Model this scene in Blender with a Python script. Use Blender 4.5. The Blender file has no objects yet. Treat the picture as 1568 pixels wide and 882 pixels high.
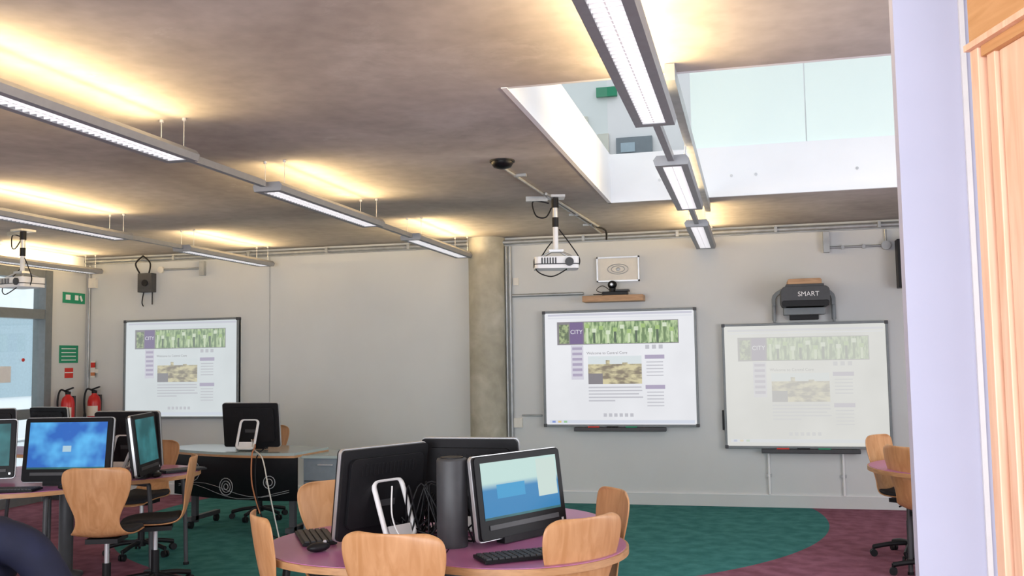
import bpy, math, random
from mathutils import Vector, Matrix, Euler
random.seed(4)
scn=bpy.context.scene
scn.view_settings.view_transform='Standard'
COL=bpy.context.collection
# ------------------------------------------------------------------ materials
def mat(name,c,rough=.6,metal=0,em=None,es=0,noise=0,ns=20,bump=0,c2=None,spec=None,alpha=None):
    m=bpy.data.materials.new(name);m.use_nodes=True
    nt=m.node_tree;b=nt.nodes['Principled BSDF']
    b.inputs['Base Color'].default_value=(*c,1);b.inputs['Roughness'].default_value=rough;b.inputs['Metallic'].default_value=metal
    if spec is not None:b.inputs['Specular IOR Level'].default_value=spec
    if em:
        b.inputs['Emission Color'].default_value=(*em,1);b.inputs['Emission Strength'].default_value=es
    if alpha is not None:b.inputs['Alpha'].default_value=alpha
    tc=nt.nodes.new('ShaderNodeTexCoord')
    if noise or c2:
        n=nt.nodes.new('ShaderNodeTexNoise');n.inputs['Scale'].default_value=ns;n.inputs['Detail'].default_value=6
        nt.links.new(tc.outputs['Object'],n.inputs['Vector'])
        r=nt.nodes.new('ShaderNodeValToRGB')
        r.color_ramp.elements[0].position=.35;r.color_ramp.elements[1].position=.68
        lo=c2 if c2 else tuple(x*(1-noise) for x in c)
        r.color_ramp.elements[0].color=(*lo,1);r.color_ramp.elements[1].color=(*c,1)
        nt.links.new(n.outputs['Fac'],r.inputs['Fac']);nt.links.new(r.outputs['Color'],b.inputs['Base Color'])
        if bump:
            bp=nt.nodes.new('ShaderNodeBump');bp.inputs['Strength'].default_value=bump
            nt.links.new(n.outputs['Fac'],bp.inputs['Height']);nt.links.new(bp.outputs['Normal'],b.inputs['Normal'])
    return m
def woodmat(name,c1,c2,scale=(2,30,30),rough=.4):
    m=mat(name,c1,rough);nt=m.node_tree;b=nt.nodes['Principled BSDF']
    tc=nt.nodes.new('ShaderNodeTexCoord');mp=nt.nodes.new('ShaderNodeMapping');mp.inputs['Scale'].default_value=scale
    n=nt.nodes.new('ShaderNodeTexNoise');n.inputs['Scale'].default_value=1;n.inputs['Detail'].default_value=5;n.inputs['Distortion'].default_value=1.2
    r=nt.nodes.new('ShaderNodeValToRGB');r.color_ramp.elements[0].position=.35;r.color_ramp.elements[1].position=.65
    r.color_ramp.elements[0].color=(*c2,1);r.color_ramp.elements[1].color=(*c1,1)
    L=nt.links.new;L(tc.outputs['Object'],mp.inputs['Vector']);L(mp.outputs['Vector'],n.inputs['Vector']);L(n.outputs['Fac'],r.inputs['Fac']);L(r.outputs['Color'],b.inputs['Base Color'])
    return m
M={}
M['wall']=mat('wall_paint',(.60,.615,.61),.75,noise=.04,ns=2)
M['wallwhite']=mat('white_paint',(.82,.84,.86),.7,noise=.03,ns=3)
M['bldg']=mat('render_white',(.9,.92,.95),.7,noise=.03,ns=3)
M['sky']=mat('window_blue',(.38,.50,.58),.3,noise=.1)
M['lav']=mat('lavender_grey_paint',(.55,.57,.72),.7,noise=.04,ns=3)
M['frame']=mat('grey_frame',(.20,.22,.23),.5,.3,noise=.1)
M['black']=mat('black_plastic',(.010,.010,.012),.45,noise=.2,spec=.25)
M['blackgl']=mat('black_gloss',(.006,.006,.008),.4,noise=.2,spec=.15)
M['dark']=mat('dark_grey_plastic',(.05,.052,.058),.5,noise=.15)
M['fabric']=mat('black_fabric',(.018,.018,.022),.9,noise=.3,ns=80,bump=.1)
M['silver']=mat('silver',(.6,.61,.63),.35,.7,noise=.06)
M['galv']=mat('galvanised_steel',(.42,.44,.45),.45,.5,noise=.2,ns=12)
M['fix']=mat('light_housing_grey',(.32,.33,.35),.5,.35,noise=.08)
M['fixl']=mat('louvre_white',(.9,.9,.92),.4,0,em=(1,.98,.96),es=.22,noise=.03)
M['diff']=mat('lamp_diffuser',(.95,.95,.95),.5,em=(1,.97,.92),es=.8,noise=.02)
M['white']=mat('white_plastic',(.8,.8,.8),.4,noise=.04)
M['cream']=mat('cream_plastic',(.72,.69,.62),.5,noise=.05)
M['pink']=mat('purple_laminate',(.45,.16,.34),.3,noise=.06,ns=6)
M['ply']=woodmat('beech_ply',(.60,.32,.15),(.50,.245,.10),(25,25,2.5),.4)
M['plyd']=woodmat('beech_edge',(.55,.30,.14),(.42,.22,.10),(8,8,40),.4)
M['pine']=woodmat('pine_frame',(.92,.62,.45),(.80,.48,.32),(30,30,2),.5)
M['pined']=woodmat('orange_veneer',(.64,.34,.15),(.54,.27,.10),(3,4,30),.5)
M['shelf']=woodmat('shelf_wood',(.50,.30,.16),(.38,.21,.10),(3,30,30),.5)
M['green']=mat('sign_green',(.01,.26,.13),.5,noise=.05)
M['red']=mat('extinguisher_red',(.55,.015,.015),.3,noise=.05)
M['signr']=mat('sign_red',(.6,.03,.02),.5,noise=.05)
M['navy']=mat('navy_jacket',(.010,.014,.045),.85,noise=.35,ns=9,bump=.2)
M['skin']=mat('skin',(.60,.36,.26),.5,noise=.05)
M['hair']=mat('dark_hair',(.03,.02,.015),.6,noise=.4,ns=60)
M['denim']=mat('denim',(.04,.06,.12),.85,noise=.2,ns=50)
M['orange']=mat('orange_cable',(.55,.20,.08),.5,noise=.05)
M['gback']=mat('glass_desk_top',(.36,.44,.43),.12,noise=.05)
M['ped']=mat('pedestal_grey',(.20,.24,.27),.4,.2,noise=.08)
M['pattern']=mat('pattern_grey',(.42,.44,.46),.5,noise=.05)
def concrete(name,base,dark,light,scale=.55,stains=()):
    m=mat(name,base,.8);nt=m.node_tree;b=nt.nodes['Principled BSDF'];L=nt.links.new
    tc=nt.nodes.new('ShaderNodeTexCoord')
    n=nt.nodes.new('ShaderNodeTexNoise');n.inputs['Scale'].default_value=scale;n.inputs['Detail'].default_value=8;n.inputs['Roughness'].default_value=.56;n.inputs['Distortion'].default_value=.5
    r=nt.nodes.new('ShaderNodeValToRGB');e=r.color_ramp.elements
    e[0].position=.34;e[0].color=(*dark,1);e[1].position=.68;e[1].color=(*light,1)
    x=e.new(.52);x.color=(*base,1)
    n2=nt.nodes.new('ShaderNodeTexNoise');n2.inputs['Scale'].default_value=9;n2.inputs['Detail'].default_value=8
    mx=nt.nodes.new('ShaderNodeMix');mx.data_type='RGBA';mx.blend_type='OVERLAY';mx.inputs[0].default_value=.22
    L(tc.outputs['Object'],n.inputs['Vector']);L(tc.outputs['Object'],n2.inputs['Vector'])
    L(n.outputs['Fac'],r.inputs['Fac']);L(r.outputs['Color'],mx.inputs[6]);L(n2.outputs['Fac'],mx.inputs[7])
    out=mx.outputs[2]
    n3=nt.nodes.new('ShaderNodeTexNoise');n3.inputs['Scale'].default_value=2.2;n3.inputs['Detail'].default_value=10;n3.inputs['Roughness'].default_value=.7;n3.inputs['Distortion'].default_value=.3
    L(tc.outputs['Object'],n3.inputs['Vector'])
    for (sx,sy,rad,stg) in stains:
        d=nt.nodes.new('ShaderNodeVectorMath');d.operation='DISTANCE';d.inputs[1].default_value=(sx,sy,2.88);L(tc.outputs['Object'],d.inputs[0])
        mr=nt.nodes.new('ShaderNodeMapRange');mr.inputs['From Min'].default_value=rad;mr.inputs['From Max'].default_value=rad*.2;mr.inputs['To Max'].default_value=.22;L(d.outputs['Value'],mr.inputs['Value'])
        ad=nt.nodes.new('ShaderNodeMath');ad.operation='ADD';L(mr.outputs[0],ad.inputs[0]);L(n3.outputs['Fac'],ad.inputs[1])
        m2=nt.nodes.new('ShaderNodeMapRange');m2.inputs['From Min'].default_value=.64;m2.inputs['From Max'].default_value=.82;m2.inputs['To Max'].default_value=stg;L(ad.outputs[0],m2.inputs['Value'])
        mm=nt.nodes.new('ShaderNodeMix');mm.data_type='RGBA';mm.inputs[7].default_value=(.62,.60,.58,1);L(m2.outputs[0],mm.inputs[0]);L(out,mm.inputs[6]);out=mm.outputs[2]
    L(out,b.inputs['Base Color'])
    bp=nt.nodes.new('ShaderNodeBump');bp.inputs['Strength'].default_value=.08;L(n2.outputs['Fac'],bp.inputs['Height']);L(bp.outputs['Normal'],b.inputs['Normal'])
    return m
M['conc']=concrete('ceiling_concrete',(.43,.40,.372),(.335,.305,.28),(.53,.50,.475),.6,stains=((-1.45,3.9,.8,.45),(-1.5,5.1,.8,.35),(-.6,4.1,.5,.35)))
M['conccol']=concrete('column_concrete',(.41,.385,.31),(.33,.31,.24),(.49,.47,.40),2.5)
# carpet : teal ellipse in plum field
def carpet():
    m=mat('carpet',(.1,.1,.1),.95,spec=.1);nt=m.node_tree;b=nt.nodes['Principled BSDF'];L=nt.links.new
    tc=nt.nodes.new('ShaderNodeTexCoord');mp=nt.nodes.new('ShaderNodeMapping')
    mp.inputs['Location'].default_value=(2.75/3.4,-9.3/3.3,0);mp.inputs['Scale'].default_value=(1/3.4,1/3.3,0)
    ln=nt.nodes.new('ShaderNodeVectorMath');ln.operation='LENGTH'
    lt=nt.nodes.new('ShaderNodeMath');lt.operation='LESS_THAN';lt.inputs[1].default_value=1
    n=nt.nodes.new('ShaderNodeTexNoise');n.inputs['Scale'].default_value=90;n.inputs['Detail'].default_value=6
    rt=nt.nodes.new('ShaderNodeValToRGB');rp=nt.nodes.new('ShaderNodeValToRGB')
    for r,a,c in((rt,(.032,.15,.145),(.06,.22,.21)),(rp,(.19,.07,.10),(.28,.115,.165))):
        r.color_ramp.elements[0].position=.35;r.color_ramp.elements[1].position=.65
        r.color_ramp.elements[0].color=(*a,1);r.color_ramp.elements[1].color=(*c,1);L(n.outputs['Fac'],r.inputs['Fac'])
    mx=nt.nodes.new('ShaderNodeMix');mx.data_type='RGBA'
    L(tc.outputs['Object'],mp.inputs['Vector']);L(mp.outputs['Vector'],ln.inputs[0]);L(ln.outputs['Value'],lt.inputs[0]);L(lt.outputs[0],mx.inputs[0])
    L(rp.outputs['Color'],mx.inputs[6]);L(rt.outputs['Color'],mx.inputs[7]);L(mx.outputs[2],b.inputs['Base Color'])
    return m
M['carpet']=carpet()
def glass(name,tint,tr):
    m=bpy.data.materials.new(name);m.use_nodes=True;nt=m.node_tree;nt.nodes.clear();L=nt.links.new
    o=nt.nodes.new('ShaderNodeOutputMaterial');t=nt.nodes.new('ShaderNodeBsdfTransparent');t.inputs[0].default_value=(*tint,1)
    g=nt.nodes.new('ShaderNodeBsdfGlossy');g.inputs['Roughness'].default_value=.03
    x=nt.nodes.new('ShaderNodeMixShader');x.inputs[0].default_value=1-tr
    L(t.outputs[0],x.inputs[1]);L(g.outputs[0],x.inputs[2]);L(x.outputs[0],o.inputs[0]);return m
M['glass']=glass('clear_glass',(.96,.99,.98),.95)
M['mint']=mat('frosted_glass',(.78,.91,.87),.35,noise=.03,ns=1)
def emis(name,c,s=1,c2=None,ns=3,kind='noise',stretch=(1,1,1)):
    m=bpy.data.materials.new(name);m.use_nodes=True;nt=m.node_tree;L=nt.links.new
    b=nt.nodes['Principled BSDF'];b.inputs['Base Color'].default_value=(.02,.02,.02,1);b.inputs['Roughness'].default_value=.4;b.inputs['Specular IOR Level'].default_value=.2
    b.inputs['Emission Strength'].default_value=s;b.inputs['Emission Color'].default_value=(*c,1)
    if c2:
        tc=nt.nodes.new('ShaderNodeTexCoord')
        if kind=='noise':
            mp=nt.nodes.new('ShaderNodeMapping');mp.inputs['Scale'].default_value=stretch
            n=nt.nodes.new('ShaderNodeTexNoise');n.inputs['Scale'].default_value=ns;n.inputs['Detail'].default_value=3
            L(tc.outputs['Object'],mp.inputs['Vector']);L(mp.outputs['Vector'],n.inputs['Vector']);f=n.outputs['Fac'];lo,hi=.4,.6
        else:
            s_=nt.nodes.new('ShaderNodeSeparateXYZ');L(tc.outputs['Object'],s_.inputs[0]);f=s_.outputs[2];lo,hi=ns
        r=nt.nodes.new('ShaderNodeValToRGB')
        r.color_ramp.elements[0].position=lo;r.color_ramp.elements[1].position=hi
        r.color_ramp.elements[0].color=(*c,1);r.color_ramp.elements[1].color=(*c2,1)
        L(f,r.inputs['Fac']);L(r.outputs['Color'],b.inputs['Emission Color'])
    return m
# ------------------------------------------------------------------ mesh builder
class MB:
    def __init__(s):s.v=[];s.f=[];s.m=[];s.s=[];s.mats=[]
    def mi(s,k):
        m=M[k] if isinstance(k,str) else k
        if m not in s.mats:s.mats.append(m)
        return s.mats.index(m)
    def add(s,vs,fs,k,smooth=False):
        o=len(s.v);s.v+=[tuple(v) for v in vs];i=s.mi(k)
        for f in fs:s.f.append([o+a for a in f]);s.m.append(i);s.s.append(smooth)
    def box(s,c,sz,k,rot=None):
        c=Vector(c);R=Euler(rot).to_matrix() if rot else Matrix.Identity(3)
        vs=[c+R@Vector((x*sz[0]/2,y*sz[1]/2,z*sz[2]/2)) for x in(-1,1) for y in(-1,1) for z in(-1,1)]
        s.add(vs,[(0,1,3,2),(4,6,7,5),(0,4,5,1),(2,3,7,6),(0,2,6,4),(1,5,7,3)],k)
    def bx(s,x0,x1,y0,y1,z0,z1,k):s.box(((x0+x1)/2,(y0+y1)/2,(z0+z1)/2),(x1-x0,y1-y0,z1-z0),k)
    def cyl(s,p0,p1,r,k,r1=None,n=16):
        p0=Vector(p0);p1=Vector(p1);r1=r if r1 is None else r1
        d=(p1-p0).normalized();a=d.orthogonal().normalized();b=d.cross(a)
        vs=[];
        for p,q in((p0,r),(p1,r1)):
            for i in range(n):
                t=2*math.pi*i/n;vs.append(p+(a*math.cos(t)+b*math.sin(t))*q)
        s.add(vs,[(i,(i+1)%n,n+(i+1)%n,n+i) for i in range(n)],k,True)
        s.add(vs,[tuple(range(n-1,-1,-1)),tuple(range(n,2*n))],k)
    def tube(s,pts,r,k,n=8,sm=True,closed=False):
        P=[Vector(p) for p in pts]
        if sm and len(P)>2:
            Q=[];N=len(P);rng=range(N if closed else N-1)
            g=lambda i:P[i%N] if closed else P[max(0,min(N-1,i))]
            for i in rng:
                a,b,c,d=g(i-1),g(i),g(i+1),g(i+2)
                for j in range(6):
                    t=j/6;Q.append(.5*((2*b)+(c-a)*t+(2*a-5*b+4*c-d)*t*t+(3*b-a-3*c+d)*t**3))
            if not closed:Q.append(P[-1])
            P=Q
        N=len(P);vs=[];a=None
        for i,p in enumerate(P):
            q0=P[i-1] if (i or closed) else p;q1=P[(i+1)%N] if (i<N-1 or closed) else p
            d=(q1-q0).normalized()
            a=d.orthogonal().normalized() if a is None else (a-d*a.dot(d)).normalized()
            b=d.cross(a)
            for j in range(n):
                t=2*math.pi*j/n;vs.append(p+(a*math.cos(t)+b*math.sin(t))*r)
        fs=[(i*n+j,i*n+(j+1)%n,((i+1)%N)*n+(j+1)%n,((i+1)%N)*n+j) for i in range(N if closed else N-1) for j in range(n)]
        s.add(vs,fs,k,True)
        if not closed:s.add(vs,[tuple(range(n-1,-1,-1)),tuple(range((N-1)*n,N*n))],k)
    def prism(s,poly,z0,z1,k,smooth=False):
        n=len(poly);vs=[(x,y,z0) for x,y in poly]+[(x,y,z1) for x,y in poly]
        s.add(vs,[tuple(range(n-1,-1,-1)),tuple(range(n,2*n))],k)
        s.add(vs,[(i,(i+1)%n,n+(i+1)%n,n+i) for i in range(n)],k,smooth)
    def prismY(s,poly,y0,y1,k):
        n=len(poly);vs=[(x,y0,z) for x,z in poly]+[(x,y1,z) for x,z in poly]
        s.add(vs,[tuple(range(n)),tuple(range(2*n-1,n-1,-1)),*[(i,n+i,n+(i+1)%n,(i+1)%n) for i in range(n)]],k)
    def lathe(s,prof,c,k,n=20):
        vs=[(c[0]+r*math.cos(2*math.pi*i/n),c[1]+r*math.sin(2*math.pi*i/n),c[2]+z) for r,z in prof for i in range(n)]
        s.add(vs,[(a*n+i,a*n+(i+1)%n,(a+1)*n+(i+1)%n,(a+1)*n+i) for a in range(len(prof)-1) for i in range(n)],k,True)
        s.add(vs,[tuple(range(n-1,-1,-1)),tuple(range((len(prof)-1)*n,len(prof)*n))],k)
    def ell(s,c,r,k,n=16):
        vs=[];R=n//2
        for a in range(R+1):
            ph=math.pi*a/R
            for i in range(n):
                t=2*math.pi*i/n;vs.append((c[0]+r[0]*math.sin(ph)*math.cos(t),c[1]+r[1]*math.sin(ph)*math.sin(t),c[2]-r[2]*math.cos(ph)))
        s.add(vs,[(a*n+i,a*n+(i+1)%n,(a+1)*n+(i+1)%n,(a+1)*n+i) for a in range(R) for i in range(n)],k,True)
    def grid(s,rows,k,th=0,nrm=None):
        R=len(rows);C=len(rows[0]);vs=[v for r in rows for v in r]
        fs=[(a*C+i,a*C+i+1,(a+1)*C+i+1,(a+1)*C+i) for a in range(R-1) for i in range(C-1)]
        s.add(vs,fs,k,True)
    def xf(s,Mx,i0=0):
        for i in range(i0,len(s.v)):s.v[i]=tuple(Mx@Vector(s.v[i]))
    def obj(s,name,loc=(0,0,0),rz=0,parent=None,bevel=0,mods=None,rot=None):
        me=bpy.data.meshes.new(name);me.from_pydata(s.v,[],s.f)
        for m in s.mats:me.materials.append(m)
        for p,i,q in zip(me.polygons,s.m,s.s):p.material_index=i;p.use_smooth=q
        me.update()
        o=bpy.data.objects.new(name,me);COL.objects.link(o);o.location=loc;o.rotation_euler=rot if rot else (0,0,rz)
        if parent:o.parent=parent
        if bevel:
            b=o.modifiers.new('b','BEVEL');b.width=bevel;b.segments=2;b.limit_method='ANGLE';b.angle_limit=.9;b.use_clamp_overlap=True
        return o
def empty(name,loc=(0,0,0),rz=0):
    o=bpy.data.objects.new(name,None);COL.objects.link(o);o.location=loc;o.rotation_euler=(0,0,rz);o.empty_display_size=.1;return o
def rrect(w,h,r,n=5,cx=0,cz=0):
    out=[]
    for (sx,sz,a0) in((1,1,0),(-1,1,90),(-1,-1,180),(1,-1,270)):
        for i in range(n+1):
            a=math.radians(a0+90*i/n);out.append((cx+sx*(w/2-r)+r*math.cos(a),cz+sz*(h/2-r)+r*math.sin(a)))
    return out
def rrect(w,h,r,n=5,cx=0,cz=0):
    out=[]
    for (sx,sz,a0) in((1,1,0),(-1,1,90),(-1,-1,180),(1,-1,270)):
        for i in range(n+1):
            a=math.radians(a0+90*i/n);out.append((cx+sx*(w/2-r)+r*math.cos(a),cz+sz*(h/2-r)+r*math.sin(a)))
    return out
# ------------------------------------------------------------------ room
XL,XR,YB,YF,ZC=-7.95,4.0,10.1,-2.5,2.88
b=MB();b.bx(XL-.2,XR+.2,YF,YB+.2,-.1,0,'carpet');b.obj('floor')
HX,HY0,HY1=-1.15,4.45,8.12
b=MB()
b.bx(XL-.2,HX,YF,YB+.2,ZC,3.28,'conc');b.bx(HX,XR+.2,YF,HY0,ZC,3.28,'conc');b.bx(HX,XR+.2,HY1,YB+.2,ZC,3.28,'conc')
b.obj('ceiling')
b=MB();b.bx(XL-.2,XR+.2,YB,YB+.2,0,ZC,'wall');b.obj('wall_back')
b=MB();b.bx(XR,XR+.2,YF,YB,0,ZC,'wall');b.obj('wall_right')
b=MB()
b.bx(XL-.2,XL,9.46,YB,0,ZC,'wall');b.bx(XL-.2,XL,YF,9.46,2.66,ZC,'wall');b.bx(XL-.2,XL,YF,5.6,0,2.66,'wall')
b.obj('wall_left')
b=MB();b.bx(XL,XR,YB-.018,YB,0,.12,'wall');b.bx(XL,XR,YB-.022,YB,.12,.128,'white');b.obj('baseboard_back')
b=MB();b.bx(-5.460,-5.452,YB-.004,YB,.13,2.79,'galv');b.obj('trim_1')
# left glazing
b=MB()
for y in(9.40,8.42,7.44,6.5,5.66):b.bx(XL-.14,XL+.03,y-.05,y+.06,0,2.66,'frame')
for z in(.05,1.0,2.14,2.60):b.bx(XL-.12,XL+.02,5.6,9.46,z-.05,z+.06,'frame')
b.bx(XL-.02,XL+.06,8.55,8.60,.9,1.2,'silver')
b.bx(XL-.07,XL-.06,5.65,9.42,.05,2.6,'glass')
b.bx(XL-.055,XL-.045,8.55,8.92,1.37,1.55,'white')
b.cyl((XL-.05,9.1,1.62),(XL-.04,9.1,1.62),.02,'signr')
b.obj('window_1')
# upper storey
for nm,bb in(('back',(-6,XR+.2,9.92,10.1)),('left',(-6.2,-6,0,10.1)),('front',(-6,XR+.2,.0,.2)),('right',(XR,XR+.2,.2,9.92))):
    b=MB();b.bx(*bb,3.28,6.4,'wallwhite');b.obj('wall_upper_'+nm)
b=MB()
b.bx(HX,HX+.03,HY0,HY1,ZC-.004,3.30,'wallwhite');b.bx(HX,XR,HY1-.03,HY1,ZC-.004,3.30,'wallwhite');b.bx(HX,XR,HY0,HY0+.03,ZC,3.30,'wallwhite')
for x in(-.7,-.1,.1,.9):
    b.cyl((x,HY1-.035,3.05),(x,HY1-.03,3.05),.012,'silver')
b.obj('trim_2')
b=MB()
for x0,x1 in((-.42,.51),(.52,1.9),(1.91,XR-.02)):b.bx(x0,x1,HY1-.02,HY1,3.30,4.5,'mint')
b.obj('frosted_balustrade')
b=MB();b.bx(HX,HX+.012,HY0,HY1,3.30,4.4,'glass');b.obj('glass_balustrade')
b=MB();b.bx(-1.30,-.92,9.87,9.915,3.64,3.86,'ped');b.bx(-1.25,-1.1,9.86,9.87,3.70,3.80,'sky');b.bx(-1.50,-1.38,9.88,9.915,3.7,3.92,'cream');b.bx(-1.50,-1.28,9.87,9.915,4.32,4.42,'green');b.bx(-1.95,-1.75,9.88,9.915,3.75,3.95,'sky');b.bx(-1.72,-1.60,9.88,9.915,3.98,4.12,'cream');b.obj('notice_board')
# column
b=MB();b.cyl((-2.795,YB-.02,0),(-2.795,YB-.02,ZC),.205,'conccol',n=40);b.obj('concrete_column')
b=MB();
b.tube([(-2.53,YB-.04,.0),(-2.53,YB-.04,2.78)],.018,'galv',sm=False)
b.tube([(-2.57,YB-.05,.3),(-2.57,YB-.05,2.78)],.012,'galv',sm=False)
b.tube([(-2.51,YB-.02,2.235),(-1.72,YB-.02,2.235)],.018,'galv',sm=False)
b.tube([(-2.42,YB-.02,.93),(-2.20,YB-.02,.93)],.01,'galv',sm=False)
b.bx(-2.50,-2.44,YB-.02,YB-.001,2.35,2.43,'cream');b.bx(-2.54,-2.42,YB-.035,YB-.001,.80,.90,'cream')
b.obj('column_conduit')
b=MB();
b.tube([(XL+.01,YB-.05,2.825),(-2.9,YB-.05,2.825),(1.7,YB-.05,2.825),(XR-.01,YB-.05,2.825)],.026,'galv',sm=False)
b.bx(XL+.01,XR-.01,YB-.03,YB-.001,2.79,2.805,'galv')
for x in range(-7,4):b.box((x+.3,YB-.05,2.83),(.03,.07,.06),'galv')
b.obj('cable_tray')
# conduits under right board
for x in(.15,.87):
    b=MB();b.tube([(x,YB-.02,.13),(x,YB-.02,.58)],.014,'white',sm=False);b.box((x,YB-.02,.32),(.05,.02,.03),'galv')
    b.obj('vertical_conduit')
# right top gear
b=MB();b.bx(.76,.82,YB-.08,YB-.001,2.57,2.78,'galv');b.tube([(.80,YB-.02,2.62),(1.33,YB-.02,2.62)],.012,'galv',sm=False);b.cyl((1.36,YB-.05,2.62),(1.36,YB-.001,2.62),.045,'galv');b.tube([(1.36,YB-.02,2.62),(1.36,YB-.02,2.78)],.012,'galv',sm=False)
for x in(.95,1.15):b.box((x,YB-.02,2.62),(.03,.03,.04),'galv')
b.obj('power_conduit')
b=MB();b.bx(1.44,1.62,YB-.2,YB-.05,2.18,2.66,'black');b.cyl((1.53,YB-.21,2.34),(1.53,YB-.2,2.34),.06,'dark');b.cyl((1.53,YB-.21,2.53),(1.53,YB-.2,2.53),.03,'dark');b.bx(1.5,1.56,YB-.05,YB,2.4,2.46,'black');b.obj('loudspeaker',bevel=.006)
# left junction box
b=MB();b.bx(-7.17,-6.98,YB-.1,YB-.001,2.42,2.65,'dark');b.cyl((-7.07,YB-.11,2.53),(-7.07,YB-.1,2.53),.04,'black')
b.tube([(-7.15,YB-.09,2.65),(-7.2,YB-.1,2.77),(-7.1,YB-.1,2.86)],.01,'black');b.tube([(-7.02,YB-.09,2.65),(-7.0,YB-.1,2.77),(-7.1,YB-.1,2.86)],.01,'black')
b.tube([(-7.12,YB-.05,2.42),(-7.14,YB-.05,2.3),(-7.12,YB-.05,2.25)],.007,'black');b.tube([(-7.0,YB-.05,2.42),(-7.0,YB-.05,2.27)],.007,'black')
b.tube([(-6.93,YB-.02,2.69),(-6.35,YB-.02,2.69)],.012,'galv',sm=False);b.bx(-6.36,-6.30,YB-.06,YB-.001,2.60,2.77,'galv');b.cyl((-6.9,YB-.04,2.69),(-6.9,YB-.001,2.69),.04,'cream')
b.obj('junction_box')
b=MB();b.tube([(-7.9,YB-.03,1.25),(-7.9,YB-.03,2.78)],.014,'galv',sm=False);b.bx(-7.9,-7.8,YB-.05,YB-.001,2.5,2.62,'cream');b.obj('corner_conduit')
# ------------------------------------------------------------------ whiteboards
def mix(c,f,w=(.9,.92,.95)):return tuple(a*(1-f)+q*f for a,q in zip(c,w))
def whiteboard(x0,x1,z0,z1,fade,white,tag,es):
    W=x1-x0;H=z1-z0;root=empty('interactive_whiteboard',((x0+x1)/2,YB,(z0+z1)/2))
    k=W/1.64;y=-.05
    b=MB();b.bx(-W/2,W/2,-.045,0,-H/2,H/2,'white')
    for s_ in(-1,1):
        b.box((s_*(W/2-.012),-.035,0),(.024,.06,H),'frame');b.box((0,-.035,s_*(H/2-.012)),(W,.06,.024),'frame')
    for sx in(-1,1):
        for sz in(-1,1):b.box((sx*(W/2-.015),-.036,sz*(H/2-.015)),(.034,.066,.034),'dark')
    b.obj('frame',parent=root,bevel=.003)
    def E(n,c,**kw):
        c=mix(c,fade,white)
        if 'c2' in kw:kw['c2']=mix(kw['c2'],fade,white)
        return emis(n+tag,c,es,**kw)
    P=lambda px,py:((px-950)/142*k,(564-py)/142*k)
    def R(b,a,m,yy=-.0475):
        (u0,v1),(u1,v0)=P(a[0],a[1]),P(a[2],a[3])
        b.add([(u0,yy,v0),(u1,yy,v0),(u1,yy,v1),(u0,yy,v1)],[(0,1,2,3)],m)
    b=MB()
    mw=emis('projected_page'+tag,white,es,c2=tuple(c*.93 for c in white),ns=1.2)
    b.add([(-W/2+.024,-.0462,-H/2+.024),(W/2-.024,-.0462,-H/2+.024),(W/2-.024,-.0462,H/2-.024),(-W/2+.024,-.0462,H/2-.024)],[(0,1,2,3)],mw)
    bar=E('bar',(.62,.62,.72));pur=E('pur',(.14,.07,.24));lav=E('lav',(.42,.36,.52));txt=E('txt',(.55,.55,.6))
    leaf=E('leaf',(.10,.22,.05),c2=(.50,.66,.32),ns=22,stretch=(1.6,1,.5));leaf2=E('leaf2',(.08,.13,.04),c2=(.4,.50,.22),ns=30)
    photo=E('photo',(.22,.17,.10),c2=(.72,.64,.36),ns=9,stretch=(1,1,2.5));sky=E('sky',(.75,.82,.84));dk=E('dk',(.2,.18,.2))
    R(b,(842,481,1060,484),bar);R(b,(842,486,1060,488),E('bar2',(.80,.82,.88)))
    R(b,(856,493,1040,528),dk);R(b,(859,497,874,526),leaf2,-.048);R(b,(876,494,896,527),pur,-.048);R(b,(898,494,1039,527),leaf,-.048)
    for i in range(13):
        x=901+i*10.6;hh=(i*7)%11;R(b,(x,498+hh,x+3.5,526),E('stem%d'%i,((.66,.78,.5),(.04,.09,.03),(.12,.22,.06))[i%3]),-.0484)
        R(b,(x-1.5,497+hh,x+5,503+hh),E('bud%d'%i,((.35,.55,.14),(.72,.82,.6))[i%2]),-.0486)
    R(b,(877,529,896,581),E('nav',(.70,.68,.78)))
    for i in range(6):R(b,(879,532+i*8,894,536+i*8),lav,-.048)
    R(b,(903,546,984,588),photo,-.048);R(b,(903,546,984,558),sky,-.0484);R(b,(930,552,936,566),photo,-.0488);R(b,(955,556,963,570),photo,-.0488);R(b,(903,572,925,588),dk,-.0488)
    for yy in(545,590):
        R(b,(989,yy,1018,yy+6),lav)
        for i in range(5):R(b,(991,yy+10+i*5,1016,yy+11.5+i*5),txt)
    for i,wd in enumerate((80,81,76,82,40)):R(b,(903,592+i*5,903+wd,594+i*5),txt)
    R(b,(842,642,1060,647),E('task',(.70,.75,.86)))
    for i in range(6):R(b,(925+i*8,632,930+i*8,637),txt,-.048)
    for i,x in enumerate((846,855,864)):R(b,(x,643,x+5,646),E('ic%d'%i,((.2,.3,.7),(.8,.6,.2),(.3,.6,.3))[i]),-.048)
    for x in(990,1000,1010):R(b,(x,530,x+6,536),txt)
    b.obj('projected_page',parent=root)
    cu=bpy.data.curves.new('logo','FONT');cu.body='CITY';cu.size=.062*k;cu.align_x='CENTER';cu.materials.append(E('logo',(.9,.9,.95)))
    t=bpy.data.objects.new('logo_text',cu);COL.objects.link(t);t.parent=root
    u,v=P(886,510);t.location=(u,-.049,v-.01);t.rotation_euler=(math.pi/2,0,0)
    cu=bpy.data.curves.new('head','FONT');cu.body='Welcome to Central Core';cu.size=.04*k;cu.materials.append(dk)
    t=bpy.data.objects.new('heading_text',cu);COL.objects.link(t);t.parent=root
    u,v=P(901,543);t.location=(u,-.049,v);t.rotation_euler=(math.pi/2,0,0)
    return root,W,H
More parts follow.
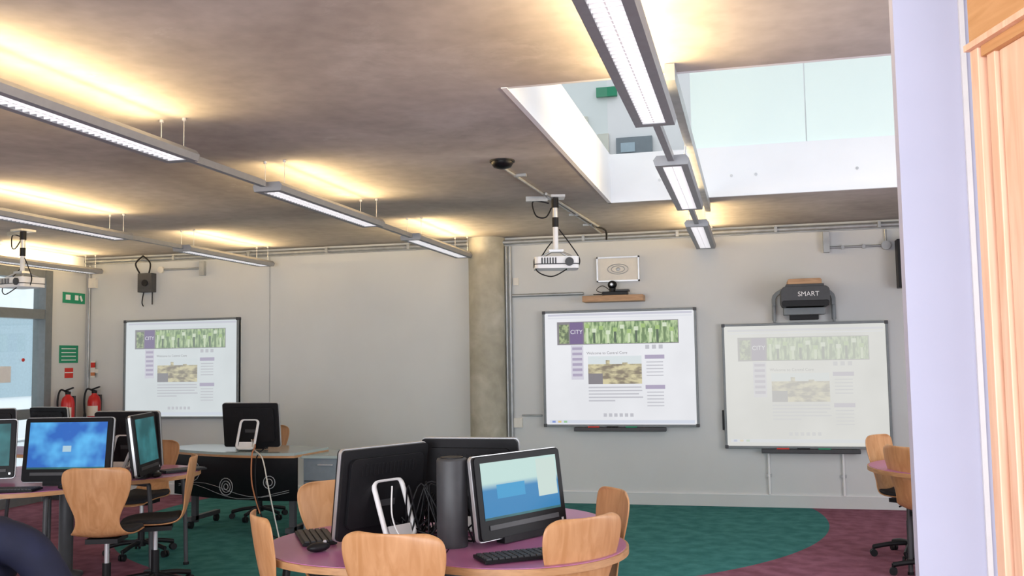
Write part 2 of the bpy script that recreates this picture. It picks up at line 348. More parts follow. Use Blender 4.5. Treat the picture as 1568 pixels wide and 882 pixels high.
r,W,H=whiteboard(-7.38,-5.83,.90,2.085,.25,(.80,.86,.88),'_l',.82)
def tray(r,u0,u1,z):
    b=MB();b.bx(u0,u1,-.10,-.03,z-.045,z-.005,'dark');
    for i,c in enumerate(('signr','black','green')):b.cyl((u0+.15+i*.2,-.085,z),(u0+.27+i*.2,-.085,z),.009,c)
    b.obj('pen_tray',parent=r,bevel=.005)
r,W,H=whiteboard(-2.17,-.53,.81,2.05,.08,(.93,.94,.98),'_m',.86);tray(r,-.49,.48,-H/2)
r,W,H=whiteboard(-.275,1.34,.595,1.865,.66,(.86,.86,.82),'_r',.82);tray(r,-.45,.50,-H/2)
b=MB();b.bx(-.83,-.812,-.05,-.01,-.45,-.25,'black');b.obj('side_switch',parent=r)
# short-throw projector on mount (right board)
b=MB();cx=.545;arch=[(-.31,-.17)]+[(.31*math.cos(math.radians(a)),.05+.14*math.sin(math.radians(a))) for a in range(180,-1,-15)]+[(.31,-.17),(.27,-.17),(.27,0.02)]+[(.27*math.cos(math.radians(a)),.04+.11*math.sin(math.radians(a))) for a in range(0,181,15)]+[(-.27,-.17)]
b.prismY(arch,-.08,-.03,'frame')
b.prismY(rrect(.46,.20,.05,cz=.05),-.44,-.10,'dark');b.prismY(rrect(.44,.06,.02,cz=-.02),-.45,-.12,'black')
b.prismY(rrect(.32,.07,.02,cz=.19),-.42,-.12,'shelf');b.prismY(rrect(.36,.03,.01,cz=.157),-.43,-.12,'dark')
b.bx(-.20,.20,-.2,-.03,-.12,-.05,'frame');b.bx(-.14,.14,-.12,-.03,-.17,-.1,'black')
for s_ in(-1,1):b.bx(s_*.29-.012,s_*.29+.012,-.09,-.03,-.19,-.02,'frame')
o=b.obj('short_throw_projector',(cx,YB,2.06),bevel=.004)
cu=bpy.data.curves.new('label','FONT');cu.body='SMART';cu.size=.065;cu.align_x='CENTER';cu.materials.append(M['white'])
t=bpy.data.objects.new('label_text',cu);COL.objects.link(t);t.parent=o;t.location=(0.03,-.452,.05);t.rotation_euler=(math.pi/2,0,0)
# picture
b=MB();b.bx(-.23,.23,-.02,0,-.135,.135,'cream')
for s_ in(-1,1):b.box((s_*.222,-.02,0),(.016,.025,.27),'silver');b.box((0,-.02,s_*.127),(.46,.025,.016),'silver')
for rr,kx in((.085,1),(.055,1)):b.tube([(rr*1.3*math.cos(a*.524),-.022,rr*.62*math.sin(a*.524)) for a in range(12)],.004,'galv',closed=True,n=6)
b.ell((0,-.02,0),(.025,.004,.02),'galv');b.obj('framed_picture',(-1.34,YB,2.485))
# shelf & camera
b=MB();b.bx(-1.70,-1.06,YB-.22,YB,2.13,2.195,'shelf');b.obj('wooden_shelf',bevel=.004)
b=MB();b.box((0,0,.02),(.26,.14,.04),'black');b.box((.08,-.02,.05),(.14,.12,.02),'dark');b.cyl((-.03,0,.04),(-.03,0,.09),.035,'black');b.ell((-.03,-.01,.115),(.05,.05,.045),'blackgl');b.cyl((-.03,-.07,.115),(-.03,-.04,.115),.022,'dark');b.cyl((-.03,-.072,.115),(-.03,-.069,.115),.013,'silver')
b.tube([(-.1,0,.02),(-.2,.0,.06),(-.14,.02,.11),(-.05,.03,.05)],.004,'black');b.tube([(-.12,.02,.02),(-.24,.02,.02)],.005,'black')
b.obj('conference_camera',(-1.36,YB-.12,2.195),bevel=.004)
# ------------------------------------------------------------------ pendant lights
def lamp(x,y0,y1,pw=19,upper=True,wires=True):
    r=empty('pendant_light',(x,(y0+y1)/2,2.66));L=(y1-y0);h=L/2
    b=MB()
    for s_ in(-1,1):
        b.prismY([(s_*.055,0),(s_*.095,0),(s_*.105,.035),(s_*.085,.06),(s_*.055,.06)] if s_>0 else [(s_*.055,.06),(s_*.085,.06),(s_*.105,.035),(s_*.095,0),(s_*.055,0)],-h,h,'fix')
        b.box((0,s_*(h-.025),.03),(.11,.05,.06),'fix')
    b.bx(-.056,.056,-h+.05,h-.05,.045,.05,'diff')
    n=int(L/.045)
    for i in range(n):
        y=-h+.06+i*(L-.12)/(n-1);b.box((0,y,.015),(.11,.006,.026),'fixl',(0.25,0,0))
    b.bx(-.003,.003,-h+.05,h-.05,.004,.03,'fixl')
    b.obj('housing',parent=r)
    if wires:
        b=MB()
        for yy in(-h+.1,h-.1):
            for s_ in(-1,1):
                b.cyl((s_*.07,yy,.06),(s_*.07,yy,.22),.002,'silver',n=6)
                b.cyl((s_*.07,yy,.205),(s_*.07,yy,.22),.012,'silver',n=8)
        b.obj('suspension',parent=r)
    for nm,xx,tilt,q in(('uplight',0,0,.10),('uplight',-.05,-1,.45),('uplight',.05,1,.45)):
        ld=bpy.data.lights.new(nm,'AREA');ld.shape='RECTANGLE';ld.size=.07;ld.size_y=L-.3;ld.energy=pw*q;ld.color=(1,.71,.35)
        if tilt:ld.spread=math.radians(100)
        lo=bpy.data.objects.new(nm,ld);COL.objects.link(lo);lo.parent=r;lo.location=(xx,0,.095 if tilt else .075)
        lo.rotation_euler=(0,math.pi-tilt*math.radians(72),0)
    return r
def bar(x,y0,y1,z=2.70):
    b=MB();b.bx(x-.018,x+.018,y0,y1,z-.02,z+.02,'fix');b.obj('light_track')
for x in(-3.02,-5.42,-7.72):
    for y0 in(.05,2.8,5.55,8.25):
        lamp(x,y0,min(y0+1.8,9.95))
    for y0 in(1.85,4.6,7.35):bar(x,y0,y0+.90)
for y0 in(2.8,5.55,8.28):lamp(-.41,y0,y0+1.78,wires=(y0!=5.55))
for y0 in(4.58,7.33):bar(-.41,y0,y0+.95)
b=MB();b.bx(-.335,-.29,4.3,8.4,2.80,2.878,'galv');
for y in(5.7,7.2):b.cyl((-.34,y,2.735),(-.33,y,2.82),.006,'silver')
b.obj('support_rail')
# dome camera and ceiling conduit
b=MB();b.lathe([(.075,0),(.075,-.02),(.06,-.045),(.03,-.055),(.001,-.057)][::-1],(0,0,0),'blackgl',24);b.lathe([(.085,0),(.085,-.012)][::-1],(0,0,0),'black',24);b.obj('ceiling_dome_camera',(-1.58,6.12,ZC))
b=MB();
b.tube([(-1.62,6.25,ZC-.012),(-1.50,9.5,ZC-.012),(-1.5,10.0,ZC-.012)],.010,'galv',sm=False);b.tube([(-1.55,7.4,ZC-.014),(-1.44,9.5,ZC-.014)],.012,'galv',sm=False)
for y in(6.6,7.6,8.6,9.3):b.box((-1.57+.03*(y-6.6)/2,y,ZC-.012),(.09,.03,.02),'galv')
b.tube([(-1.46,9.4,ZC-.02),(-1.38,9.5,ZC-.05),(-1.38,9.55,2.74)],.01,'black')
b.obj('ceiling_conduit')
def projector(x,y,zb,name='ceiling_projector',rz=0):
    r=empty(name,(x,y,0),rz)
    b=MB();b.box((0,0,ZC-.01),(.16,.16,.02),'silver');b.cyl((0,0,2.78),(0,0,ZC),.03,'black');b.cyl((0,0,2.62),(0,0,2.78),.022,'silver');b.cyl((0,0,2.62),(0,0,2.70),.027,'black');b.cyl((0,0,zb+.16),(0,0,2.62),.022,'white')
    b.box((0,0,zb+.15),(.12,.10,.02),'silver')
    for sx in(-1,1):
        for sy in(-1,1):b.tube([(sx*.03,sy*.03,zb+.15),(sx*.12,sy*.09,zb+.10)],.007,'silver',sm=False)
    b.obj('mount',parent=r)
    b=MB();b.prism(rrect(.36,.27,.04),zb,zb+.095,'white');b.prism(rrect(.362,.272,.04),zb+.03,zb+.038,'dark')
    b.cyl((.10,-.15,zb+.05),(.10,-.12,zb+.05),.035,'dark');b.cyl((-.10,.15,zb+.05),(-.10,.12,zb+.05),.035,'dark')
    for i in range(6):b.box((-.12+i*.022,-.136,zb+.06),(.012,.004,.05),'dark')
    b.box((-.184,0,zb+.05),(.004,.2,.06),'dark');b.obj('body',parent=r,bevel=.008)
    b=MB();b.tube([(-.05,0,2.82),(-.18,.02,2.84),(-.16,0,2.72),(-.08,-.02,2.70),(-.03,0,2.78)],.006,'black')
    b.tube([(-.03,0,2.5),(-.09,-.03,2.42),(-.17,-.08,zb+.0),(-.05,-.14,zb-.07),(.08,-.12,zb-.01)],.005,'black')
    b.tube([(0.03,0,2.6),(.12,-.03,zb+.2),(.19,-.04,zb+.08),(.17,-.05,zb)],.005,'black')
    b.box((-.15,.03,ZC-.02),(.18,.05,.04),'galv');b.obj('cables',parent=r)
projector(-1.52,7.61,2.27,rz=.25)
projector(-6.86,7.77,2.31,rz=-.2)
# ------------------------------------------------------------------ signs / extinguishers
b=MB();b.bx(XL,XL+.012,9.66,10.04,2.30,2.43,'green');
for y0,y1 in((9.70,9.78),(9.86,9.92)):b.bx(XL+.012,XL+.014,y0,y1,2.34,2.40,'white')
b.box((XL+.013,9.97,2.365),(.002,.03,.07),'white',(.5,0,0));b.obj('exit_sign')
b=MB();b.bx(XL,XL+.008,9.62,9.94,1.58,1.79,'green');
for i in range(4):b.bx(XL+.008,XL+.009,9.65,9.9,1.61+i*.045,1.62+i*.045,'white')
b.obj('first_aid_sign')
b=MB();b.bx(XL,XL+.006,9.72,9.86,1.40,1.52,'signr');b.bx(XL,XL+.007,9.72,9.86,1.46,1.47,'white');b.obj('fire_notice')
b=MB();b.bx(-7.84,-7.78,YB-.06,YB-.05,1.40,1.60,'cream');b.bx(-7.84,-7.78,YB-.061,YB-.05,1.52,1.58,'signr');b.bx(-7.84,-7.78,YB-.061,YB-.05,1.42,1.46,'orange');b.bx(-7.84,-7.78,YB-.05,YB,1.45,1.5,'cream');b.obj('fire_notice')
def ext(x,y,z):
    b=MB();b.lathe([(.07,0),(.075,.02),(.075,.27),(.06,.33),(.03,.355),(.03,.37)],(0,0,0),'red',20)
    b.lathe([(.03,.37),(.032,.40),(.02,.41)],(0,0,0),'black');b.box((.03,-.02,.43),(.12,.025,.015),'black',(0,-.3,0));b.box((.02,0,.41),(.09,.02,.012),'silver')
    b.tube([(-.02,0,.40),(-.08,-.03,.42),(-.10,-.05,.3),(-.09,-.05,.12)],.011,'black');b.cyl((-.09,-.05,.14),(-.09,-.05,.05),.012,'black',r1=.022)
    b.prism([( .0765*math.cos(math.radians(a)),.0765*math.sin(math.radians(a))) for a in range(200,341,10)],.1,.22,'cream')
    b.box((0,.085,.2),(.06,.03,.3),'dark')
    b.obj('fire_extinguisher',(x,y,z))
ext(-7.72,9.96,.84);ext(-7.80,9.60,.84)
b=MB();b.bx(XL+.01,-7.6,9.5,YB-.03,.0,.82,'dark');b.bx(XL+.01,-7.58,9.48,YB-.03,.82,.84,'shelf');b.bx(-7.6,-7.595,9.78,9.785,.05,.80,'black');b.obj('storage_cabinet',bevel=.003)
# ------------------------------------------------------------------ furniture
def chair(x,y,face,name='swivel_chair',fabric='ply'):
    r=empty(name,(x,y,0),face)   # local +y = forward
    prof=[(.235,.415,.15),(.20,.44,.185),(.10,.455,.205),(0,.45,.21),(-.11,.45,.195),(-.165,.47,.165),(-.195,.52,.135),(-.212,.58,.135),(-.228,.65,.165),(-.243,.72,.195),(-.256,.80,.215),(-.264,.86,.215),(-.268,.89,.195),(-.27,.905,.14)]
    rows=[]
    for i,(yy,zz,hw) in enumerate(prof):
        t=min(1,max(0,(i-5)/4));rows.append([(u*hw,yy+.045*t*u*u,zz+.02*(1-t)*u*u) for u in(-1,-.8,-.5,-.2,0,.2,.5,.8,1)])
    b=MB();b.grid(rows,'ply');o=b.obj('shell',parent=r)
    s=o.modifiers.new('s','SOLIDIFY');s.thickness=.011;s.offset=0;s=o.modifiers.new('u','SUBSURF');s.levels=1;s.render_levels=2
    b=MB();rows=[[(u*hw*.97,yy,zz+.022+.02*u*u-(.01 if abs(u)>.9 else 0)) for u in(-1,-.8,-.4,0,.4,.8,1)] for yy,zz,hw in prof[0:6]]
    b.grid(rows,'fabric');o=b.obj('seat_pad',parent=r);s=o.modifiers.new('s','SOLIDIFY');s.thickness=.03;s.offset=0;s=o.modifiers.new('u','SUBSURF');s.levels=1;s.render_levels=1
    b=MB();b.box((0,0,.425),(.2,.22,.03),'black');b.cyl((0,0,.22),(0,0,.42),.016,'silver');b.cyl((0,0,.10),(0,0,.27),.027,'black');b.cyl((0,0,.07),(0,0,.12),.04,'black')
    b.tube([(.02,0,.41),(.2,.02,.40)],.006,'black',sm=False)
    for i in range(5):
        a=2*math.pi*i/5+.3;c,s_=math.cos(a),math.sin(a)
        b.tube([(.03*c,.03*s_,.105),(.15*c,.15*s_,.095),(.27*c,.27*s_,.07)],.018,'black')
        b.cyl((.27*c,.27*s_,.035),(.27*c,.27*s_,.08),.01,'black',n=8)
        for q in(-.014,.014):b.cyl((.27*c-s_*(q-.008),.27*s_+c*(q-.008),.027),(.27*c-s_*(q+.008),.27*s_+c*(q+.008),.027),.027,'black',n=14)
    b.obj('base',parent=r)
    return r
def fa(dx,dy):return math.atan2(-dx,dy)
def cluster(name,P,circles,seams,legs):
    n=120;out=[]
    for i in range(n):
        t=2*math.pi*i/n;dx,dy=math.cos(t),math.sin(t);best=.1
        for(cx,cy,rr) in circles:
            ox,oy=P[0]-cx,P[1]-cy;bq=ox*dx+oy*dy;cq=ox*ox+oy*oy-rr*rr;D=bq*bq-cq
            if D>0:best=max(best,-bq+math.sqrt(D))
        out.append(best)
    for _ in range(2):out=[(out[i-1]+2*out[i]+out[(i+1)%n])/4 for i in range(n)]
    pg=lambda e:[((q+e)*math.cos(2*math.pi*i/n),(q+e)*math.sin(2*math.pi*i/n)) for i,q in enumerate(out)]
    b=MB();b.prism(pg(.0),.700,.728,'plyd',True);b.prism(pg(-.012),.728,.731,'pink')
    for (x,y) in seams:
        a=math.atan2(y-P[1],x-P[0]);i=int((a%(2*math.pi))/(2*math.pi)*n);Lq=out[i]-.012
        b.box((Lq/2*math.cos(a),Lq/2*math.sin(a),.7305),(Lq,.006,.001),'black',(0,0,a))
    for(x,y) in legs:
        lx,ly=x-P[0],y-P[1];b.tube([(lx*.35,ly*.35,.68),(lx*.9,ly*.9,.68),(lx,ly,.60),(lx*1.03,ly*1.03,.015)],.017,'dark');b.cyl((lx*1.03,ly*1.03,0),(lx*1.03,ly*1.03,.02),.022,'black')
    b.tube([(.45*math.cos(a*1.05),.45*math.sin(a*1.05),.68) for a in range(6)],.014,'dark',closed=True)
    b.lathe([(.12,0),(.12,.02),(.05,.04),(.05,.69)],(0,0,0),'dark')
    b.obj(name,(P[0],P[1],0))
cluster('computer_table',(-1.35,4.32),[(-1.60,4.08,.56),(-1.03,4.10,.50),(-1.22,4.68,.50)],[(-1.22,3.6),(-.6,4.7),(-1.9,4.8)],[(-2.0,3.85),(-1.45,3.65),(-.75,3.8),(-.68,4.25),(-1.6,4.9),(-.92,4.95)])
cluster('computer_table',(-4.95,6.1),[(-4.95,5.72,.62),(-4.62,6.32,.55),(-5.35,6.35,.55)],[(-4.4,5.8),(-5.0,6.9),(-5.7,5.9)],[(-4.5,5.35),(-5.3,5.25),(-4.25,6.1),(-4.3,6.6),(-5.6,6.7)])
cluster('computer_table',(1.50,7.6),[(1.42,7.35,.62),(1.8,7.9,.55)],[(1.0,7.9)],[(1.05,7.2),(1.8,6.9),(1.15,7.7)])
SC={}
SC['win']=emis('desktop_blue',(.01,.12,.50),1.0,c2=(.10,.48,.88),ns=4)
SC['aqua']=emis('desktop_aqua_reflection',(.005,.20,.46),.95,c2=(.50,.70,.66),kind='z',ns=(.24,.27))  # blue desktop; pale upper part is a reflection painted into the screen colour
SC['teal']=emis('desktop_teal',(.01,.14,.16),.6,c2=(.05,.30,.33),ns=4)
SC['win2']=emis('window_pale',(.50,.72,.85),.8)
SC['pale']=emis('window_cream',(.62,.76,.70),.85)
SC['win3']=emis('dialog_blue',(.02,.32,.62),.9)
SC['dark']=emis('screen_dim',(.05,.09,.12),.4,c2=(.1,.2,.25),ns=4)
def monitor(pl,pr,scr,z=.731,h=.43,name='all_in_one_computer',lean=.13,stand='white'):
    pl=Vector(pl);pr=Vector(pr);d=pr-pl;w=d.length;c=(pl+pr)/2
    r=empty(name,(c.x,c.y,z),math.atan2(d.y,d.x))
    b=MB()
    b.prismY(rrect(w,h-.03,.02,cz=(h-.03)/2),0,.045,'black');b.prismY(rrect(w+.008,h-.022,.022,cz=(h-.03)/2),.010,.028,'silver')
    b.prismY(rrect(w-.006,h-.036,.018,cz=(h-.03)/2),-.006,.0,'blackgl')
    b.prismY(rrect(w*.86,h*.72,.03,cz=h*.48),.045,.062,'black')
    b.box((0,-.008,.052),(w*.8,.004,.022),'dark')
    b.box((w/2-.03,-.0065,.03),(.015,.002,.015),'silver')
    x=w/2-.035;z0=.085;z1=h-.06;sm=SC[scr]
    q=lambda x0,x1,za,zb,m,y=-.0078:b.add([(x0,y,za),(x1,y,za),(x1,y,zb),(x0,y,zb)],[(0,1,2,3)],m)
    q(-x,x,z0,z1,sm,-.0075)
    if scr=='win':
        q(-x,x,z0,z0+.012,SC['teal']);q(-.03,.03,.2,.24,SC['win2'])
    if scr=='aqua':
        q(-x+.09,.02,.17,.23,SC['win3']);q(.11,x-.01,.15,z1-.01,SC['pale']);q(-x,x,z0,z0+.01,SC['teal'])
    for i in range(14):b.box((-w*.3+i*w*.6/13,.063,h*.72),(.012,.002,.05),'black')
    b.box((0,.063,h*.35),(.10,.002,.03),'dark')
    b.xf(Matrix.Translation((0,0,.03))@Matrix.Rotation(-lean,4,'X'))
    i0=len(b.v)
    lp=[(x_,0,z_) for x_,z_ in rrect(.17,.27,.035,cz=.15)]
    b.tube(lp,.012,stand,closed=True,sm=False,n=8);b.box((0,0,.05),(.13,.012,.05),stand)
    b.xf(Matrix.Translation((0,.19,.008))@Matrix.Rotation(.38,4,'X'),i0)
    b.box((0,.02,.02),(w*.5,.05,.03),'black')
    b.obj('body',parent=r,bevel=.002)
    return r
monitor((-1.58,4.35),(-1.81,3.90),'dark')
monitor((-1.08,4.48),(-1.56,4.48),'dark',h=.44)
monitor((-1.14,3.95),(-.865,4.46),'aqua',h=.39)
monitor((-4.83,5.50),(-4.23,5.62),'win',h=.46)
monitor((-4.14,5.82),(-4.30,6.30),'teal',h=.46)
monitor((-5.54,5.46),(-5.08,5.72),'teal',h=.44)
monitor((-4.42,6.52),(-4.95,6.48),'dark',h=.46)
# tower
b=MB();b.lathe([(.066,0),(.068,.01),(.068,.37),(.064,.38),(.05,.382)],(0,0,0),'dark',28);b.lathe([(.05,.382),(.05,.386)],(0,0,0),'black',24);b.obj('cylindrical_speaker',(-1.285,4.01,.731))
def keyboard(x,y,rz,z=.731,w=.43):
    b=MB();b.prism([(-w/2,-.075),(w/2,-.075),(w/2,.075),(-w/2,.075)],.004,.016,'black')
    for rr in range(5):
        n=15
        for i in range(n):b.box((-w/2+.02+i*(w-.04)/(n-1),-.055+rr*.027,.019),(.021,.02,.007),'dark')
    b.obj('keyboard',(x,y,z),rz,bevel=.001)
def mouse(x,y,rz):
    b=MB();b.ell((0,0,.012),(.032,.055,.02),'black');b.cyl((-.003,.03,.03),(.003,.03,.03),.008,'silver');b.obj('mouse',(x,y,.739),rz)
keyboard(-1.96,4.06,-1.0,w=.34);mouse(-1.82,3.80,-.6);keyboard(-.91,3.84,.62,w=.42);mouse(-.72,4.28,.6);mouse(-1.9,4.5,.3)
keyboard(-4.72,5.28,.25,w=.36);keyboard(-4.22,6.45,1.1,w=.34);mouse(-4.42,5.42,.2);mouse(-4.18,6.08,.2)
# loose cables on centre table
b=MB()
for i in range(22):
    x=-1.45+random.uniform(-.16,.20);y=4.22+random.uniform(-.12,.14)
    pts=[(x,y,.74)]
    for j in range(4):
        x+=random.uniform(-.11,.11);y+=random.uniform(-.08,.08);x=min(max(x,-1.60),-1.16);y=min(max(y,4.05),4.40);pts.append((x,y,.742+random.choice((0,.03,.08,.15,.24))*(j in(1,2))))
    pts.append((x,y+.03,.74));b.tube(pts,.0042,'black',n=6)
b.tube([(-1.58,4.05,.98),(-1.56,4.0,.85),(-1.50,3.98,.76),(-1.45,4.12,.74)],.004,'white',n=6);b.obj('cable_bundle')
# chairs
def chair_back(x,y,fx,fy,**k):   # x,y = location of backrest, faces (fx,fy)
    l=math.hypot(fx,fy);fx/=l;fy/=l;return chair(x+fx*.26,y+fy*.26,fa(fx,fy),**k)
chair_back(-1.32,3.34,.05,1)
chair_back(-.645,3.82,-.95,.75)
chair_back(-2.06,3.68,.8,.62)
chair_back(-2.20,4.80,.6,-.8)
chair_back(-.63,4.62,-1,-.55)
chair_back(-3.99,5.16,-.35,1)
chair_back(-4.9,7.15,.1,-1)
chair_back(-3.80,5.98,-.85,-.50)
chair_back(.92,7.95,.9,-.6)
chair_back(.96,7.0,.9,.5)
chair_back(-4.80,8.95,0,-1)
# ------------------------------------------------------------------ teacher desk
r=empty('teacher_desk',(0,0,0))
N=16
front=[(-5.46+1.6*i/N,7.98-.42*math.sin(math.pi*min(1,(i/N)*.62+.0))) for i in range(N+1)]
topo=front+[(-3.86,7.60),(-3.80,8.15),(-4.6,8.40),(-5.3,8.35)]
b=MB();b.prism(topo,.735,.757,'gback');b.prism([(x*1.0,y) for x,y in topo],.715,.735,'plyd');b.obj('top',parent=r)
b=MB();i0=2
fr=front[i0:];n=len(fr)
vs=[(x,y+.05,.34) for x,y in fr]+[(x,y+.05,.715) for x,y in fr]+[(x,y+.065,.34) for x,y in fr]+[(x,y+.065,.715) for x,y in fr]
fs=[]
for i in range(n-1):fs+= [(i,i+1,n+i+1,n+i),(2*n+i+1,2*n+i,3*n+i,3*n+i+1),(i+1,i,2*n+i,2*n+i+1)]
b.add(vs,fs,'black',True)
def onp(s):
    t=s*(n-1);i=min(n-2,int(t));f=t-i;return (fr[i][0]*(1-f)+fr[i+1][0]*f,fr[i][1]*(1-f)+fr[i+1][1]*f+.046)
for (s_,zc,R_) in((.20,.57,.03),(.20,.57,.06),(.20,.57,.09),(.50,.45,.025),(.50,.45,.05),(.50,.45,.075),(.82,.50,.03),(.82,.50,.055)):
    L_=1.4;b.tube([(*onp(min(1,max(0,s_+R_*math.cos(a*.4488)/L_))),zc+R_*math.sin(a*.4488)) for a in range(14)],.0035,'pattern',closed=True,n=5,sm=False)
for q in range(2):b.tube([(*onp(.05+.9*t/10),.42+.05*math.sin(t*.62+q*.8)-q*.02) for t in range(11)],.002,'pattern',n=5,sm=False)
b.obj('modesty_panel',parent=r)
b=MB()
for(x,y) in((-5.15,8.1),(-3.92,7.68)):
    b.box((x,y,.38),(.05,.05,.66),'dark');b.box((x,y+.15,.09),(.05,.5,.04),'dark')
    for q in(-.07,.37):b.cyl((x-.015,y+q,.035),(x+.015,y+q,.035),.035,'black')
b.obj('legs',parent=r)
b=MB();b.bx(-3.84,-3.42,7.72,8.25,.06,.70,'ped');b.bx(-3.86,-3.40,7.70,8.27,.70,.725,'gback')
for z in(.30,.50):b.bx(-3.83,-3.43,7.71,7.72,z,z+.008,'black')
for z in(.24,.44,.64):b.bx(-3.70,-3.56,7.70,7.72,z,z+.012,'silver')
for x in(-3.8,-3.46):
    for y in(7.78,8.2):b.cyl((x-.01,y,.03),(x+.01,y,.03),.03,'black')
b.obj('pedestal',parent=r,bevel=.003)
monitor((-4.16,7.93),(-4.70,7.90),'dark',z=.757,h=.43)
b=MB();b.tube([(-4.3,7.9,.79),(-4.25,7.75,.77),(-4.18,7.50,.70),(-4.16,7.48,.4),(-4.1,7.55,.1),(-4.0,7.6,.02)],.006,'black');b.tube([(-4.4,7.85,.85),(-4.3,7.7,.80),(-4.22,7.50,.74),(-4.20,7.47,.5),(-4.14,7.5,.25)],.006,'orange');b.tube([(-4.42,7.85,.85),(-4.28,7.65,.78),(-4.12,7.50,.72),(-4.05,7.47,.5),(-4.02,7.5,.3),(-3.98,7.55,.02)],.006,'cream');b.obj('hanging_cables',parent=r)
# back-left table with equipment
b=MB();b.prism(rrect(1.5,.8,.2),.70,.728,'plyd');b.prism(rrect(1.47,.77,.19),.728,.731,'pink')
for sx in(-1,1):
    for sy in(-1,1):b.tube([(sx*.5,sy*.25,.69),(sx*.62,sy*.3,.0)],.018,'dark',sm=False)
b.obj('computer_table',(-6.75,7.9,0))
monitor((-6.4,7.95),(-6.85,8.0),'dark',h=.42);monitor((-6.9,7.8),(-7.3,7.6),'dark',h=.42)
b=MB();b.box((0,0,.11),(.36,.32,.22),'white');b.box((0,-.165,.15),(.3,.01,.05),'dark');b.box((0,0,.225),(.32,.28,.02),'dark');b.obj('printer',(-6.35,7.65,.732),bevel=.01)
# ------------------------------------------------------------------ foreground partition & door frame
b=MB();b.bx(.455,2.2,3.0,3.07,0,ZC,'lav');b.bx(.636,.650,2.985,3.0,0,ZC,'white');b.obj('wall_partition')
P0=Vector((.530,2.40,0));e=Vector((.28,-.96,0)).normalized();ang=math.atan2(e.y,e.x)
r=empty('door_1',P0,ang)   # local x toward camera, local y = away from room view
b=MB()
b.bx(0,.034,0,.10,0,2.25,'pine');b.bx(.034,.050,.05,.10,0,2.25,'plyd');b.bx(.050,.082,.012,.10,0,2.235,'pine');b.bx(.082,.090,.05,.10,0,2.235,'plyd');b.bx(.090,.40,.020,.10,0,2.225,'pine')
b.obj('jamb',parent=r,bevel=.002)
b=MB();b.bx(-.005,1.3,-.012,.10,2.25,2.265,'pine');b.bx(.0,1.3,0,.10,2.265,2.88,'pined');b.bx(.042,1.3,.004,.10,2.225,2.25,'pined');b.obj('head',parent=r)
# ------------------------------------------------------------------ outside
b=MB();b.bx(-16,-15.5,-4,26,0,9,'bldg')
for i in range(8):
    for j in range(3):b.bx(-15.5,-15.45,-3+i*3.2,-1+i*3.2,.9+j*2.9,2.6+j*2.9,'sky')
b.obj('neighbouring_building')
b=MB();b.bx(-40,XL-.2,-30,40,-.2,-.1,'bldg');b.obj('pavement')
# ------------------------------------------------------------------ person (seated, navy jacket, seen from behind)
pr=empty('seated_person',(-2.76,2.80,0),.15)
def skin(name,verts,edges,rad,m,parent):
    me=bpy.data.meshes.new(name);me.from_pydata(verts,edges,[]);o=bpy.data.objects.new(name,me);COL.objects.link(o);o.parent=parent
    me.materials.append(M[m]);s=o.modifiers.new('sk','SKIN')
    for i,v in enumerate(me.skin_vertices[0].data):v.radius=rad[i] if isinstance(rad[i],tuple) else (rad[i],rad[i]);v.use_root=(i==0)
    s.use_smooth_shade=True;u=o.modifiers.new('su','SUBSURF');u.levels=2;u.render_levels=2;return o
V=[(0,0,.50),(0,.05,.62),(-.01,.12,.77),(-.03,.19,.87),(-.07,.26,.955),
   (.10,.18,.90),(.19,.18,.875),(.29,.19,.74),(.32,.24,.62),(.24,.34,.60),(.17,.42,.60),
   (-.14,.18,.89),(-.21,.19,.86),(-.27,.22,.72),(-.29,.26,.62),(-.22,.36,.60),(-.16,.42,.60)]
E_=[(0,1),(1,2),(2,3),(3,4),(3,5),(5,6),(6,7),(7,8),(8,9),(9,10),(3,11),(11,12),(12,13),(13,14),(14,15),(15,16)]
Rr=[(.17,.12),(.16,.115),(.165,.12),(.13,.11),(.06,.055),.088,.085,.072,.060,.047,.036,.085,.078,.066,.056,.047,.036]
skin('jacket',V,E_,Rr,'navy',pr)
V=[(0,0,.50),(.10,.06,.49),(.12,.28,.50),(.13,.45,.50),(.13,.47,.28),(.13,.46,.08),(-.10,.06,.49),(-.12,.28,.50),(-.13,.45,.50),(-.13,.47,.28),(-.13,.46,.08)]
E_=[(0,1),(1,2),(2,3),(3,4),(4,5),(0,6),(6,7),(7,8),(8,9),(9,10)]
skin('trousers',V,E_,[(.15,.10),.09,.08,.065,.055,.045,.09,.08,.065,.055,.045],'denim',pr)
for s_ in(-1,1):
    Z=-.165;Y=-.12
    V=[(s_*.16,.54+Y,.76+Z),(s_*.14,.61+Y,.765+Z)];Ed=[(0,1)];Ra=[.03,(.038,.018)]
    for k_ in range(4):
        i=len(V);fx=s_*(.14)+(-.03+.02*k_);l_=(.032,.04,.037,.028)[k_]
        V+=[(fx,.635+Y,.765+Z),(fx,.635+l_+Y,.760+Z),(fx,.635+l_*1.7+Y,.740+Z)];Ed+=[(1,i),(i,i+1),(i+1,i+2)];Ra+=[.0095,.0088,.0078]
    i=len(V);V+=[(s_*.10,.59+Y,.76+Z),(s_*.085,.62+Y,.752+Z)];Ed+=[(0,i),(i,i+1)];Ra+=[.012,.009]
    skin('hand',V,Ed,Ra,'skin',pr)
    b=MB();b.prism(rrect(.09,.26,.04,cz=.52),0,.07,'black');o=b.obj('shoe',parent=pr,bevel=.02);o.location=(s_*.13,.0,0)
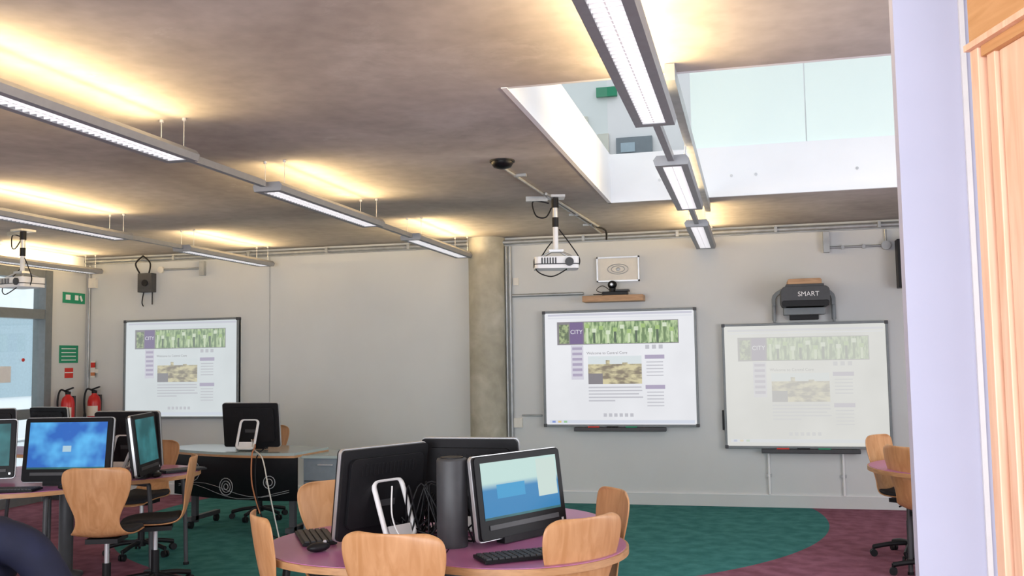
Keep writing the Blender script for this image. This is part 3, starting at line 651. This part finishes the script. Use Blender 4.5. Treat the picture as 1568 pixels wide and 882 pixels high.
b=MB();hc=(-.15,.34,1.05);b.ell(hc,(.075,.095,.115),'skin',24);b.ell((hc[0],hc[1]-.015,hc[2]+.02),(.083,.10,.115),'hair',24);b.cyl((-.07,.25,.93),(-.135,.32,1.01),.05,'skin')
b.ell((hc[0],hc[1]+.10,hc[2]-.015),(.013,.018,.022),'skin');b.ell((hc[0],hc[1]+.088,hc[2]-.055),(.022,.008,.006),'signr')
for s_ in(-1,1):b.ell((hc[0]+s_*.078,hc[1],hc[2]-.01),(.01,.02,.03),'skin');b.ell((hc[0]+s_*.03,hc[1]+.088,hc[2]),(.012,.008,.008),'white');b.ell((hc[0]+s_*.03,hc[1]+.095,hc[2]),(.005,.004,.005),'black')
b.obj('head',parent=pr)
chair(-2.76,2.80,.15)
# ------------------------------------------------------------------ lights
w=bpy.data.worlds.new('sky');scn.world=w;w.use_nodes=True;nt=w.node_tree;bg=nt.nodes['Background'];bg.inputs[0].default_value=(.92,.96,1,1);bg.inputs[1].default_value=1.4
def area(name,loc,rot,sx,sy,en,col):
    ld=bpy.data.lights.new(name,'AREA');ld.shape='RECTANGLE';ld.size=sx;ld.size_y=sy;ld.energy=en;ld.color=col
    o=bpy.data.objects.new(name,ld);COL.objects.link(o);o.location=loc;o.rotation_euler=rot;return o
area('fill_light_rear',(-1.5,-2.3,1.5),(math.radians(94),0,0),7,2.4,385,(.92,.95,1))  # added fill lamp behind the camera, no actual window there
area('fill_light_side',(3.9,4.5,1.5),(0,math.radians(90),0),2,5,160,(.94,.96,1))  # added fill lamp in front of the solid right wall
# ------------------------------------------------------------------ camera
a=math.radians(14.0);p=math.radians(4.3);rr=.016
F=Vector((-math.sin(a)*math.cos(p),math.cos(a)*math.cos(p),math.sin(p)))
R0=Vector((math.cos(a),math.sin(a),0));U0=R0.cross(F);R_=R0*math.cos(rr)-U0*math.sin(rr);U_=U0*math.cos(rr)+R0*math.sin(rr)
cd=bpy.data.cameras.new('camera');cd.lens=1450/1568*36;cd.sensor_width=36;cd.clip_start=.05
co=bpy.data.objects.new('camera',cd);COL.objects.link(co)
mw=Matrix((R_,U_,-F)).transposed().to_4x4();mw.translation=(0,0,1.54);co.matrix_world=mw
scn.camera=co
